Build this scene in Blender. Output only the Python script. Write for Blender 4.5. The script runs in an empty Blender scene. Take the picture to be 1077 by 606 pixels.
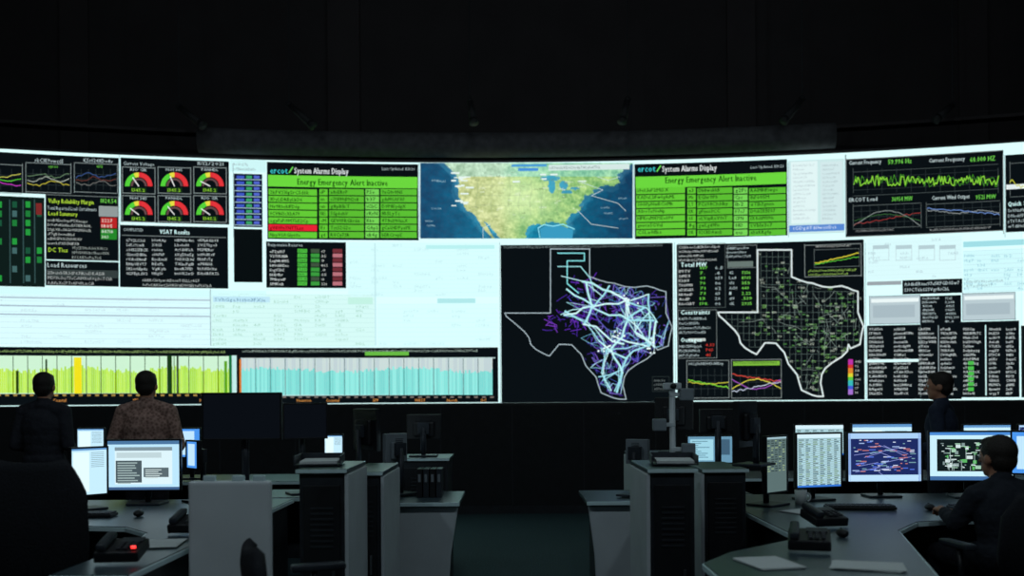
import bpy, bmesh, math, random
import numpy as np
from mathutils import Vector, Matrix, Euler, noise
random.seed(7); np.random.seed(7)
S = bpy.context.scene
S.view_settings.view_transform = 'Standard'
S.view_settings.look = 'None'

# ------------------------------------------------------------ survey constants
F = 1000.0; CX = 538.5; HZ = 419.0; CAMZ = 1.5; ROLL = 0.0065
D = 12.4; R = 23.4            # video wall distance on axis, radius of its arc
def arcY(X): return D - R + np.sqrt(R*R - np.asarray(X, float)**2)
def wx(px, Y): return (px-CX)*Y/F
def wz(py, Y, px=CX): return CAMZ + (HZ-(py+(px-CX)*ROLL))*Y/F

def lin(c):
    r = []
    for v in c[:3]:
        v = v/255.0
        r.append(v/12.92 if v <= 0.04045 else ((v+0.055)/1.055)**2.4)
    return (r[0], r[1], r[2], 1.0)

# ------------------------------------------------------------ materials
def pmat(name, rgb, rough=0.6, metal=0.0, var=0.25, scale=12.0, bump=0.0, spec=0.4):
    m = bpy.data.materials.new(name); m.use_nodes = True
    nt = m.node_tree; b = nt.nodes['Principled BSDF']
    tc = nt.nodes.new('ShaderNodeTexCoord')
    n = nt.nodes.new('ShaderNodeTexNoise'); n.inputs['Scale'].default_value = scale
    n.inputs['Detail'].default_value = 5
    nt.links.new(tc.outputs['Object'], n.inputs['Vector'])
    r = nt.nodes.new('ShaderNodeValToRGB')
    c = lin(rgb)
    r.color_ramp.elements[0].position = 0.3; r.color_ramp.elements[1].position = 0.7
    r.color_ramp.elements[0].color = tuple(x*(1-var) for x in c[:3])+(1,)
    r.color_ramp.elements[1].color = tuple(min(1, x*(1+var)) for x in c[:3])+(1,)
    nt.links.new(n.outputs['Fac'], r.inputs['Fac'])
    nt.links.new(r.outputs['Color'], b.inputs['Base Color'])
    b.inputs['Roughness'].default_value = rough; b.inputs['Metallic'].default_value = metal
    b.inputs['Specular IOR Level'].default_value = spec
    if bump > 0:
        bp = nt.nodes.new('ShaderNodeBump'); bp.inputs['Strength'].default_value = bump
        bp.inputs['Distance'].default_value = 0.01
        nt.links.new(n.outputs['Fac'], bp.inputs['Height']); nt.links.new(bp.outputs['Normal'], b.inputs['Normal'])
    return m
def emat(name, strength=1.0, sample='AUTO'):
    m = bpy.data.materials.new(name); m.use_nodes = True; nt = m.node_tree; nt.nodes.clear()
    a = nt.nodes.new('ShaderNodeAttribute'); a.attribute_name = 'Col'
    e = nt.nodes.new('ShaderNodeEmission'); e.inputs['Strength'].default_value = strength
    o = nt.nodes.new('ShaderNodeOutputMaterial')
    nt.links.new(a.outputs['Color'], e.inputs['Color']); nt.links.new(e.outputs[0], o.inputs['Surface'])
    m.cycles.emission_sampling = sample
    return m
def ledmat(name, rgb, s):
    m = bpy.data.materials.new(name); m.use_nodes = True; b = m.node_tree.nodes['Principled BSDF']
    b.inputs['Emission Color'].default_value = lin(rgb); b.inputs['Emission Strength'].default_value = s
    return m
M_DISP = emat('wall_display_emission', 1.12, 'AUTO')
M_DISPD = emat('wall_display_graphics', 1.08, 'NONE')
M_MON = emat('monitor_screen_emission', 1.2, 'AUTO')
M_MOND = emat('monitor_graphics', 1.0, 'NONE')
M_BLACKP = pmat('black_plastic', (24, 26, 30), 0.45)
M_DARK = pmat('dark_laminate', (34, 38, 44), 0.5)
M_DARK2 = pmat('charcoal_metal', (46, 52, 60), 0.45, 0.2)
M_LIGHT = pmat('light_grey_laminate', (190, 198, 203), 0.55, var=0.06, scale=4)
M_TOP = pmat('desk_laminate', (58, 74, 82), 0.34, var=0.12, scale=30)
M_EDGE = pmat('desk_edge_light', (205, 230, 234), 0.4, var=0.05)
M_FAB = pmat('chair_fabric', (24, 27, 33), 0.95, scale=80, bump=0.4)
M_CHROME = pmat('steel', (120, 124, 128), 0.3, 0.9, var=0.05)
M_PAPER = pmat('paper', (205, 212, 212), 0.8, var=0.03)
M_KEYS = pmat('key_caps', (55, 58, 64), 0.6)
M_LED = ledmat('red_led', (255, 30, 20), 3.0)

# ------------------------------------------------------------ glyphs
GL = {}
def glyph(ch):
    if ch in GL: return GL[ch]
    cu = bpy.data.curves.new('g', 'FONT'); cu.body = ch; cu.resolution_u = 1; cu.size = 1
    ob = bpy.data.objects.new('g', cu); S.collection.objects.link(ob)
    dg = bpy.context.evaluated_depsgraph_get(); dg.update()
    me = bpy.data.meshes.new_from_object(ob.evaluated_get(dg))
    v = np.array([x.co[:2] for x in me.vertices]) if len(me.vertices) else np.zeros((0, 2))
    f = [tuple(p.vertices) for p in me.polygons]
    if len(v):
        mn = v[:, 0].min(); adv = v[:, 0].max()-mn+0.12; v[:, 0] -= mn
    else: adv = 0.32
    bpy.data.objects.remove(ob); bpy.data.curves.remove(cu); bpy.data.meshes.remove(me)
    GL[ch] = (v, f, adv); return GL[ch]

class Canvas:
    def __init__(s, conv, surf):
        s.conv = conv; s.surf = surf; s.v = []; s.f = []; s.c = []
    def _add(s, uv, faces, col, layer):
        b = len(s.v); c = lin(col)
        for p in uv: s.v.append((p[0], p[1], layer)); s.c.append(c)
        for f in faces: s.f.append(tuple(b+i for i in f))
    def rect(s, x0, y0, x1, y1, col, layer=1):
        n = max(1, int(abs(x1-x0)/20)); xm = (x0+x1)/2
        v0 = s.conv(xm, y0)[1]; v1 = s.conv(xm, y1)[1]
        uv = []; fs = []
        for i in range(n+1):
            u = s.conv(x0+(x1-x0)*i/n, (y0+y1)/2)[0]
            uv += [(u, v0), (u, v1)]
        for i in range(n): fs.append((2*i, 2*i+1, 2*i+3, 2*i+2))
        s._add(uv, fs, col, layer)
    def frame(s, x0, y0, x1, y1, col, w=0.6, layer=2):
        s.rect(x0, y0, x1, y0+w, col, layer); s.rect(x0, y1-w, x1, y1, col, layer)
        s.rect(x0, y0, x0+w, y1, col, layer); s.rect(x1-w, y0, x1, y1, col, layer)
    def line(s, pts, w, col, layer=2):
        for a, b in zip(pts[:-1], pts[1:]):
            dx, dy = b[0]-a[0], b[1]-a[1]; L = math.hypot(dx, dy) or 1e-6
            nx, ny = -dy/L*w/2, dx/L*w/2; ex, ey = dx/L*w*0.25, dy/L*w*0.25
            q = [(a[0]+nx-ex, a[1]+ny-ey), (a[0]-nx-ex, a[1]-ny-ey), (b[0]-nx+ex, b[1]-ny+ey), (b[0]+nx+ex, b[1]+ny+ey)]
            s._add([s.conv(*p) for p in q], [(0, 1, 2, 3)], col, layer)
    def poly(s, pts, col, layer=2):
        s._add([s.conv(*p) for p in pts], [tuple(range(len(pts)))], col, layer)
    def arc(s, cx, cy, r0, r1, a0, a1, col, layer=3, n=8):
        for i in range(n):
            t0 = a0+(a1-a0)*i/n; t1 = a0+(a1-a0)*(i+1)/n
            s.poly([(cx+r0*math.cos(t0), cy-r0*math.sin(t0)), (cx+r1*math.cos(t0), cy-r1*math.sin(t0)),
                    (cx+r1*math.cos(t1), cy-r1*math.sin(t1)), (cx+r0*math.cos(t1), cy-r0*math.sin(t1))], col, layer)
    def text(s, x, y, t, h, col, layer=3, xs=0.9, fit=None, bold=0.0):
        k = h/0.7
        W = sum(glyph(c)[2] for c in t)*k*xs
        if fit and W > 0: xs *= fit/W
        u, v = s.conv(x, y)
        for dx in ([0.0] if bold == 0 else [0.0, bold]):
            pu = u+dx
            for ch in t:
                g = glyph(ch)
                if len(g[0]):
                    s._add([(pu+a*k*xs, v-b*k) for a, b in g[0]], g[1], col, layer)
                pu += g[2]*k*xs
        return pu
    def build(s, name, mat, parent=None):
        if not s.v: return None
        P = s.surf(np.array(s.v, float))
        me = bpy.data.meshes.new(name); me.from_pydata(P.tolist(), [], s.f)
        a = me.color_attributes.new('Col', 'FLOAT_COLOR', 'POINT')
        a.data.foreach_set('color', np.array(s.c, np.float32).ravel())
        me.materials.append(mat)
        ob = bpy.data.objects.new(name, me); S.collection.objects.link(ob)
        if parent: ob.parent = parent
        return ob

# ------------------------------------------------------------ mesh builder
class MB:
    def __init__(s): s.bm = bmesh.new(); s.mats = []
    def mi(s, m):
        if m not in s.mats: s.mats.append(m)
        return s.mats.index(m)
    def _fin(s, tmp, mat, smooth=False, M=None):
        if M is not None: bmesh.ops.transform(tmp, matrix=M, verts=tmp.verts)
        i = s.mi(mat); me = bpy.data.meshes.new('t')
        for f in tmp.faces: f.material_index = i; f.smooth = smooth
        bmesh.ops.recalc_face_normals(tmp, faces=tmp.faces)
        tmp.to_mesh(me); tmp.free(); s.bm.from_mesh(me); bpy.data.meshes.remove(me)
    def box(s, c, size, mat, rot=(0, 0, 0), bev=0.004, seg=2):
        t = bmesh.new(); bmesh.ops.create_cube(t, size=1)
        bmesh.ops.scale(t, vec=size, verts=t.verts)
        if bev > 0: bmesh.ops.bevel(t, geom=list(t.edges), offset=min(bev, min(size)*0.45), segments=seg, affect='EDGES', profile=0.6)
        s._fin(t, mat, False, Matrix.Translation(c) @ Euler(rot).to_matrix().to_4x4())
    def cyl(s, p0, p1, r0, mat, r1=None, n=16):
        r1 = r0 if r1 is None else r1
        p0 = Vector(p0); p1 = Vector(p1); d = p1-p0
        t = bmesh.new(); bmesh.ops.create_cone(t, cap_ends=True, segments=n, radius1=r0, radius2=r1, depth=d.length)
        q = Vector((0, 0, 1)).rotation_difference(d.normalized())
        s._fin(t, mat, n > 8, Matrix.Translation((p0+p1)/2) @ q.to_matrix().to_4x4())
    def sph(s, c, r, mat, sc=(1, 1, 1)):
        t = bmesh.new(); bmesh.ops.create_uvsphere(t, u_segments=16, v_segments=10, radius=r)
        bmesh.ops.scale(t, vec=sc, verts=t.verts)
        s._fin(t, mat, True, Matrix.Translation(c))
    def ext(s, pts, z0, z1, mat, bev=0.0):
        t = bmesh.new(); vs = [t.verts.new((p[0], p[1], z0)) for p in pts]
        f = t.faces.new(vs); r = bmesh.ops.extrude_face_region(t, geom=[f])
        bmesh.ops.translate(t, vec=(0, 0, z1-z0), verts=[v for v in r['geom'] if isinstance(v, bmesh.types.BMVert)])
        if bev: bmesh.ops.bevel(t, geom=list(t.edges), offset=bev, segments=2, affect='EDGES')
        s._fin(t, mat)
    def grid(s, P, mat, thick=0.0, smooth=True):
        t = bmesh.new(); V = [[t.verts.new(p) for p in row] for row in P]
        for i in range(len(V)-1):
            for j in range(len(V[0])-1): t.faces.new((V[i][j], V[i+1][j], V[i+1][j+1], V[i][j+1]))
        t.normal_update()
        if thick: bmesh.ops.solidify(t, geom=list(t.faces), thickness=thick)
        s._fin(t, mat, smooth)
    def obj(s, name, loc=(0, 0, 0), yaw=0.0, parent=None):
        me = bpy.data.meshes.new(name); s.bm.to_mesh(me); s.bm.free()
        for m in s.mats: me.materials.append(m)
        ob = bpy.data.objects.new(name, me); S.collection.objects.link(ob)
        ob.location = loc; ob.rotation_euler = (0, 0, yaw)
        if parent: ob.parent = parent
        return ob

# ============================================================ ROOM SHELL
M_CARPET = pmat('carpet', (42, 64, 70), 0.95, scale=60, var=0.5, bump=0.5)
M_WALLD = pmat('dark_wall_paint', (46, 42, 43), 0.9, var=0.12, scale=2)
M_PIL = pmat('dark_pilaster_paint', (52, 47, 48), 0.9, var=0.1, scale=2)
M_CEIL = pmat('black_ceiling', (30, 28, 28), 0.95, var=0.1)
XW = 8.2; YB = -3.0; YF = 13.4; ZC = 7.2
def slab(name, c, size, mat):
    b = MB(); b.box(c, size, mat, bev=0); return b.obj(name)
slab('floor', (0, (YB+YF)/2, -0.05), (2*XW, YF-YB, 0.1), M_CARPET)
slab('ceiling', (0, (YB+YF)/2, ZC+0.05), (2*XW, YF-YB, 0.1), M_CEIL)
slab('wall_left', (-XW-0.05, (YB+YF)/2, ZC/2), (0.1, YF-YB, ZC), M_WALLD)
slab('wall_right', (XW+0.05, (YB+YF)/2, ZC/2), (0.1, YF-YB, ZC), M_WALLD)
slab('wall_back', (0, YB-0.05, ZC/2), (2*XW, 0.1, ZC), M_WALLD)
slab('wall_front', (0, YF+0.05, ZC/2), (2*XW, 0.1, ZC), M_WALLD)

def arcstrip(b, X0, X1, z0, z1, off0, off1, mat, n=40):
    t = bmesh.new(); rings = []
    for i in range(n+1):
        X = X0+(X1-X0)*i/n; Y = float(arcY(X)); nx, ny = -X/R, -(Y-(D-R))/R
        rings.append([t.verts.new((X+nx*o, Y+ny*o, z)) for o, z in ((off0, z0), (off1, z0), (off1, z1), (off0, z1))])
    for i in range(n):
        for k in range(4):
            t.faces.new((rings[i][k], rings[i+1][k], rings[i+1][(k+1) % 4], rings[i][(k+1) % 4]))
    t.faces.new(rings[0]); t.faces.new(rings[-1][::-1])
    b._fin(t, mat)
def arctube(b, X0, X1, z, off, r, mat, n=40, m=16):
    t = bmesh.new(); rings = []
    for i in range(n+1):
        X = X0+(X1-X0)*i/n; Y = float(arcY(X)); nx, ny = -X/R, -(Y-(D-R))/R
        rings.append([t.verts.new((X+nx*(off+r*math.cos(a)), Y+ny*(off+r*math.cos(a)), z+r*math.sin(a))) for a in [2*math.pi*k/m for k in range(m)]])
    for i in range(n):
        for k in range(m): t.faces.new((rings[i][k], rings[i+1][k], rings[i+1][(k+1) % m], rings[i][(k+1) % m]))
    t.faces.new(rings[0]); t.faces.new(rings[-1][::-1])
    b._fin(t, mat, True)

ZT = CAMZ+248*D/F; ZB = CAMZ-4.8*D/F; XE = 7.1
M_BASE = pmat('black_cladding', (20, 23, 27), 0.7)
M_DUCT = pmat('duct_paint', (74, 74, 77), 0.8)
M_SPOT = pmat('spotlight_housing', (26, 26, 28), 0.7)
b = MB()
arcstrip(b, -XE-0.1, XE+0.1, ZB-0.03, ZT+0.03, -0.35, -0.004, M_BLACKP)
arcstrip(b, -XE-0.1, XE+0.1, ZT, ZT+0.03, -0.01, 0.015, M_BLACKP)
arcstrip(b, -XE-0.1, XE+0.1, ZB-0.03, ZB, -0.01, 0.015, M_BLACKP)
video_wall = b.obj('curved_video_wall')
b = MB(); arcstrip(b, -XE-0.1, XE+0.1, 0, ZB-0.03, -0.3, 0.02, M_BASE)
for i in range(-7, 8):
    X = i*0.93
    arcstrip(b, X-0.006, X+0.006, 0.1, ZB-0.06, 0.02, 0.024, M_DARK, n=2)
arcstrip(b, -XE-0.1, XE+0.1, 0, 0.1, 0.02, 0.035, M_DARK)
b.obj('video_wall_plinth')
b = MB(); arctube(b, -3.95, 4.1, ZT+0.21, 0.06, 0.16, M_DUCT)
b.obj('ventilation_duct')
b = MB(); arcstrip(b, -7.0, 7.0, ZT+0.40, ZT+0.44, -0.5, -0.3, M_PIL)
b.obj('trim_1')
b = MB()
for px, w in ((345, 0.45), (765, 0.4), (60, 0.4), (1010, 0.4)):
    X = wx(px+18, 13.3); b.box((X, YF-0.03, 6.0), (w, 0.06, 2.4), M_PIL, bev=0.01)
b.obj('wall_pilasters')
def spot(px0, py0, px1, py1):
    b = MB(); Y = 11.7
    p0 = Vector((wx(px0, Y), Y, wz(py0, Y, px0))); p1 = Vector((wx(px1, Y), Y-0.1, wz(py1, Y, px1)))
    b.cyl(p0, p1, 0.035, M_SPOT, 0.05); b.cyl(p1, p1+(p1-p0).normalized()*0.06, 0.05, M_SPOT, 0.06)
    b.cyl(p0, (p0.x, p0.y, ZC), 0.008, M_BASE, n=8); b.sph(p0, 0.04, M_SPOT)
    b.obj('track_spotlight')
for a in ((190, 112, 215, 132), (306, 110, 330, 132), (496, 106, 500, 128), (662, 105, 656, 127), (846, 104, 826, 127), (1004, 110, 985, 126)): spot(*a)

# ============================================================ VIDEO WALL CONTENT
def wconv(x, y):
    yl = y+(x-CX)*ROLL; xl = x-(y-HZ)*ROLL
    X = (xl-CX)/F*D
    for _ in range(4): Y = D-R+math.sqrt(R*R-X*X); X = (xl-CX)/F*Y
    return (xl, HZ+(yl-HZ)*Y/D)
def wsurf(A):
    u, v, l = A[:, 0], A[:, 1], A[:, 2]
    X = (u-CX)/F*D
    for _ in range(6): Y = arcY(X); X = (u-CX)/F*Y
    Y = arcY(X); Z = CAMZ+(HZ-v)*D/F
    nx, ny = -X/R, -(Y-(D-R))/R; o = l*0.0016
    return np.stack([X+nx*o, Y+ny*o, Z], 1)
W = (214, 250, 250); K = (9, 15, 19); GR = (96, 196, 52)
WT = (180, 198, 200); GT = (104, 196, 74)
base = Canvas(wconv, wsurf)
n = 60
uv = []; fs = []
for i in range(n+1):
    u = -48+(1125+48)*i/n; uv += [(u, HZ-248), (u, HZ+4.8)]
for i in range(n): fs.append((2*i, 2*i+1, 2*i+3, 2*i+2))
base._add(uv, fs, W, 0)
base.build('display_surface', M_DISP, video_wall)
c = Canvas(wconv, wsurf)
WD = 'ABCDEFGHKLMNPRSTVXabcdeghiklnoprstuvwxy0123456789'
def rw(n): return ''.join(random.choice(WD) for _ in range(n))
def rn(n): return ''.join(random.choice('0123456789.') for _ in range(n))
def rows(x0, y0, x1, y1, n, col, h=None, lay=4, lo=0.5, hi=1.0, num=False, bold=0.0, align=0):
    st = (y1-y0)/n; h = min(h or 9, st*0.56)
    for i in range(n):
        wd = (x1-x0)*random.uniform(lo, hi); m = max(1, int(wd/(h*0.78)))
        xx = x0 if not align else x1-wd
        c.text(xx, y0+st*i+st*0.82, rn(m) if num else rw(m), h, col, lay, fit=wd, bold=bold)
def chart(x0, y0, x1, y1, col, lvl, amp, w=0.8, n=40, lay=5, kind='walk'):
    pts = []
    for i in range(n+1):
        t = i/n
        if kind == 'walk': v = lvl+amp*(0.55*math.sin(t*9+lvl*7)+random.uniform(-.35, .35))
        elif kind == 'noise': v = lvl+amp*random.uniform(-1, 1)
        elif kind == 'hump': v = lvl+amp*math.sin(t*math.pi)*0.9+random.uniform(-.02, .02)
        elif kind == 'rise': v = lvl+amp*t+random.uniform(-.04, .04)
        pts.append((x0+(x1-x0)*t, y1-(y1-y0)*min(0.97, max(0.03, v))))
    c.line(pts, w, col, lay)
def gridlines(x0, y0, x1, y1, nx, ny, col=(46, 56, 58), lay=3):
    for i in range(1, nx): c.rect(x0+(x1-x0)*i/nx-.2, y0, x0+(x1-x0)*i/nx+.2, y1, col, lay)
    for j in range(1, ny): c.rect(x0, y0+(y1-y0)*j/ny-.2, x1, y0+(y1-y0)*j/ny+.2, col, lay)

# -- top left load charts
c.rect(-48, 162, 125, 204, K)
for (a, bb, cols) in ((-46, 24, ((200, 60, 200), (90, 210, 60), (200, 200, 90))), (27, 75, ((190, 180, 60), (170, 180, 170), (100, 130, 100))), (78, 124, ((110, 112, 110), (100, 56, 50), (60, 86, 140)))):
    c.frame(a, 172, bb, 203, (130, 142, 142), 0.6, 3); gridlines(a, 178, bb, 200, 6, 4)
    c.text(a+10, 170.5, rw(11), 3.8, WT, 4); c.text(a+24, 176.5, rw(5), 3, GT, 4)
    for i, col in enumerate(cols): chart(a+2, 178, bb-2, 201, col, 0.35+0.18*i, 0.16, 0.7, 14)
# -- blurred status board far left
c.rect(-48, 206, 47, 301, (14, 28, 26))
for x in (-40, -22, -6, 10, 24, 36):
    c.rect(x, 210, x+1.2, 298, (50, 78, 78), 2)
    for j in range(9):
        y = 212+j*9.7
        if random.random() < 0.6: c.rect(x+3, y, x+8, y+6.5, random.choice([(30, 120, 55), (36, 150, 60), (25, 80, 56), (64, 100, 100)]), 3)
c.rect(38, 214, 44, 226, (120, 40, 40), 4)
# -- reliability margin
c.rect(48, 206, 125, 274, K); c.frame(48, 206, 125, 274, (110, 120, 120), .6, 3)
c.text(51, 213.5, 'Valley Reliability Margin', 4.4, (170, 210, 60), 4, fit=48, bold=.2); c.text(106, 213.5, '1824.54', 4.4, GT, 4, fit=17, bold=.2)
c.text(50, 220.5, 'Total Reported Load Curtailments', 3.6, WT, 4, fit=52); c.text(51, 226.5, 'Load Summary', 4, (170, 210, 60), 4, fit=31, bold=.2)
c.rect(104, 217, 124, 228, (140, 150, 150), 2); c.rect(106, 229, 123, 240, (180, 34, 36), 3); c.rect(106, 241, 123, 252, (35, 130, 40), 3)
rows(107, 229, 122, 252, 4, (210, 220, 210), num=True, lay=5)
rows(50, 229, 98, 258, 6, (180, 188, 184), 3)
c.text(51, 265, 'DC Ties', 4.4, (170, 210, 60), 4, bold=.2); rows(76, 258, 122, 273, 3, (150, 160, 155), 3)
c.rect(48, 275, 125, 301, K); c.text(50, 281, 'Load Resources', 4.6, WT, 4, bold=.2)
c.rect(49, 284, 124, 292, (50, 60, 60), 2); rows(50, 284, 123, 300, 3, (170, 176, 175), 3)
# -- gauges
c.rect(127, 168, 241, 235, K); c.text(130, 173.5, 'Current Voltage', 3.4, WT, 4); c.text(208, 173.5, '11/12/2021', 3.4, WT, 4, fit=28)
for j, cy in enumerate((193, 223)):
    for i, cx in enumerate((146, 183.5, 221)):
        c.frame(cx-17.5, cy-17, cx+17.5, cy+11, (130, 142, 142), .7, 3)
        c.text(cx-9, cy-13.2, random.choice(['HOU IMP', 'N-H 345', 'RIO GR', 'WEST EX', 'PANHDL']), 2.8, WT, 4, fit=18)
        c.arc(cx, cy+3, 9.5, 14.5, math.pi, math.pi*.62, (80, 200, 56)); c.arc(cx, cy+3, 9.5, 14.5, math.pi*.62, math.pi*.5, (220, 212, 64)); c.arc(cx, cy+3, 9.5, 14.5, math.pi*.5, 0, (216, 50, 56), n=10)
        c.arc(cx, cy+3, 6.4, 8.6, math.pi, 0, (96, 70, 72)); a = random.uniform(1.9, 2.8)
        c.line([(cx, cy+3), (cx+11*math.cos(a), cy+3-11*math.sin(a))], 1.0, (230, 230, 230), 5)
        c.rect(cx-8, cy+4.5, cx+8, cy+9.5, (20, 50, 20), 4); c.text(cx-7, cy+8.6, '1345.2', 3.2, (150, 215, 60), 5, fit=14)
# -- VSAT results
c.rect(126, 238, 240, 303, K); c.text(168, 246, 'VSAT Results', 4.4, W, 4, fit=32, bold=.2); c.text(130, 243, 'COMPLETED', 2.8, WT, 4)
c.rect(128, 248.5, 238, 249.3, (110, 120, 120), 3)
for x0, x1 in ((133, 158), (160, 177), (184, 205), (208, 231)): rows(x0, 250, x1, 290, 8, (200, 210, 210), 3.0, lo=.6)
rows(150, 292, 236, 302, 2, (180, 188, 186), 2.8)
# -- narrow column
c.rect(246, 183, 276, 239, (14, 22, 46))
for j in range(9):
    y = 184+j*6; c.rect(247, y+4.6, 275, y+5.4, (160, 190, 205), 3)
    c.rect(249, y+1, 257, y+4, (60, 84, 190), 3); c.rect(259, y+1, 265, y+4, (56, 160, 100), 3); c.rect(267, y+1, 273, y+4, (80, 100, 200), 3)
c.rect(246, 241, 276, 297, (8, 14, 16)); c.rect(242, 168, 280, 181, (200, 240, 240), 1); rows(246, 170, 277, 180, 2, (120, 140, 150), 2.6)
# -- alarm tables
def alarm(x0, x1, y0, y1, red):
    w = x1-x0; f = lambda t: x0+w*t
    c.rect(x0, y0, x1, y1, K)
    c.text(f(.02), y0+10.5, 'ercot', 6.4, (60, 190, 195), 4, fit=w*.12, bold=.4); c.line([(f(.145), y0+10), (f(.17), y0+4)], 1.2, (110, 220, 90), 4)
    c.text(f(.18), y0+10.5, 'System Alarms Display', 6.2, (215, 222, 222), 4, fit=w*.36, bold=.3)
    c.text(f(.76), y0+7, 'Last Updated: 11:10:26', 2.8, WT, 4, fit=w*.22)
    c.rect(x0+1, y0+13.5, x1-1, y0+25.5, (104, 208, 60), 2)
    c.text(f(.2), y0+22.4, 'Energy Emergency Alert Inactive', 6.4, (16, 70, 12), 4, fit=w*.6, bold=.4)
    n = 7; st = (y1-y0-28)/n
    for j in range(n):
        y = y0+27+st*j
        for a, bb, gcol in ((.01, .33, GR), (.345, .40, GR), (.41, .64, (88, 184, 48)), (.65, .74, (114, 206, 84)), (.75, .99, (88, 186, 50))):
            r = red and j == 5 and a < .3
            c.rect(f(a), y, f(bb), y+st-1.1, (224, 34, 52) if r else gcol, 2)
            wd = (bb-a)*w; tt = random.uniform(.5, .85)
            c.text(f(a)+1.5, y+st-2.6, rw(max(2, int(wd*tt/2.6))), 3.7, (18, 66, 14) if not r else (80, 0, 0), 4, fit=wd*tt, bold=.2)
alarm(281, 440, 172, 252.5, True); alarm(667.5, 828, 170.5, 250, False)
# -- continental map
NA = [(-140, 60), (-134, 57), (-130, 54), (-127, 51), (-124.7, 48.5), (-124, 46), (-124.3, 43), (-124.2, 40.5), (-122.5, 37.6), (-120.6, 34.6), (-118.4, 33.9), (-117, 32.4), (-115.8, 30), (-114, 27.5), (-112, 25.3), (-110, 23), (-109.8, 24), (-111.5, 26.5), (-113, 29), (-114.8, 31.5), (-112.5, 29.5), (-110.5, 27.3), (-108.5, 25), (-106, 22.5), (-105, 19.5), (-97, 19), (-97.8, 22.5), (-97.2, 26), (-96.8, 28), (-94.5, 29.4), (-91.5, 29.4), (-89.2, 29.1), (-89.4, 30.3), (-86, 30.3), (-84, 30), (-82.8, 28.8), (-82.4, 27), (-81.3, 25.2), (-80.2, 25.4), (-80.2, 27.3), (-81.3, 30.2), (-80.8, 32), (-78, 33.8), (-75.7, 35.3), (-76, 37), (-74.5, 39.2), (-73.8, 40.6), (-70.2, 41.6), (-70.7, 43), (-67, 44.6), (-65, 45.3), (-63.5, 44.5), (-60, 46), (-61, 49), (-55, 53), (-50, 60)]
def mx(lon, lat): return (480+(lon+125)*2.64, 184+(49-lat)*2.66)
NAp = [mx(*p) for p in NA]
def inside(x, y, P):
    r = False; j = len(P)-1
    for i in range(len(P)):
        if (P[i][1] > y) != (P[j][1] > y) and x < (P[j][0]-P[i][0])*(y-P[i][1])/(P[j][1]-P[i][1])+P[i][0]: r = not r
        j = i
    return r
lakes = [(-87, 44.5, 1.4, 2.8), (-87.5, 47.6, 4, 1), (-82.3, 44.8, 1.6, 1.8), (-81, 42.2, 2.3, .7), (-77.8, 43.6, 1.8, .5)]
def mapcol(x, y):
    lon = (x-480)/2.64-125; lat = 49-(y-184)/2.66
    wob = 1.6*noise.noise((x*.25, y*.25, 3)); fb = noise.fractal((x*.09, y*.13, 1), .9, 2.0, 6); f2 = noise.fractal((x*.3, y*.3, 9), .8, 2.0, 4)
    if inside(x+wob, y+wob, NAp) and not any(((lon-a)/p)**2+((lat-q)/r)**2 < 1 for a, q, p, r in lakes):
        west = max(0, min(1, (-99-lon)/9)); t = max(0, min(1, .45+.5*fb+.25*f2))
        e = [(96, 152, 92)[i]*(1-t)+(182, 212, 132)[i]*t for i in range(3)]; w = [(146, 160, 100)[i]*(1-t)+(216, 220, 164)[i]*t for i in range(3)]
        g = math.exp(-((lon+99)/13)**2-((lat-40)/10)**2)*.8
        col = [e[i]*(1-west)+w[i]*west for i in range(3)]; col = [col[i]*(1-g)+(206, 226, 168)[i]*g for i in range(3)]
        if lat > 48.5: col = [col[0]*.78+28, col[1]*.84+40, col[2]*.84+62]
        return tuple(min(255, q*1.06+12*f2) for q in col)
    near = sum(inside(x+dx, y+dy, NAp) for dx, dy in ((7, 0), (-7, 0), (0, 7), (0, -7), (4, 4), (-4, 4)))/4
    near = min(1, near)
    e = min(1, abs(x-560)/110)
    b0 = (20+8*f2, 118-58*e+12*fb, 150-58*e+14*fb)
    if x < 520: b0 = (b0[0]+6, b0[1]+14, b0[2]+16)
    return (b0[0]+46*near, b0[1]+54*near, b0[2]+50*near)
nx_, ny_ = 200, 72
for j in range(ny_):
    for i in range(nx_):
        xa = 442+223.5*i/nx_; xb = xa+223.5/nx_; ya = 171.5+79.5*j/ny_; yb = ya+79.5/ny_
        c.poly([(xa, ya), (xa, yb), (xb, yb), (xb, ya)], tuple(max(0, q) for q in mapcol((xa+xb)/2, (ya+yb)/2)), 1)
for y0 in (45, 41, 37): c.line([mx(-117, y0), mx(-105, y0-.3), mx(-95, y0)], .25, (150, 170, 130), 3)
for l in (-117, -111, -104, -100, -95.5, -91, -84.8): c.line([mx(l, 48.5), mx(l+.6, 43), mx(l-.3, 38), mx(l+.2, 33)], .25, (150, 170, 130), 3)
for _ in range(60):
    lo, la = random.uniform(-120, -76), random.uniform(31, 50); x, y = mx(lo, la); c.text(x, y, rw(random.randint(3, 6)), random.choice([1.3, 1.8]), random.choice([(110, 126, 90), (230, 240, 222)]), 4)
for _ in range(9):
    x = random.uniform(446, 465) if random.random() < .5 else random.uniform(630, 652); c.text(x, random.uniform(185, 240), rw(7), 1.8, (150, 190, 205), 4)
c.rect(538, 173, 575, 175.5, (70, 150, 210), 4); c.rect(577, 173, 662, 179, (206, 226, 222), 4); c.rect(545, 177, 566, 180, (70, 140, 215), 4); rows(578, 174, 655, 179, 1, (90, 110, 110), 3, lay=5)
for _ in range(22):
    x, y = (random.uniform(474, 492), random.uniform(180, 216)) if random.random() < .7 else (random.uniform(535, 630), random.uniform(182, 192)); c.rect(x, y, x+random.uniform(3, 9), y+random.uniform(1, 2), (222, 238, 232), 4)
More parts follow.
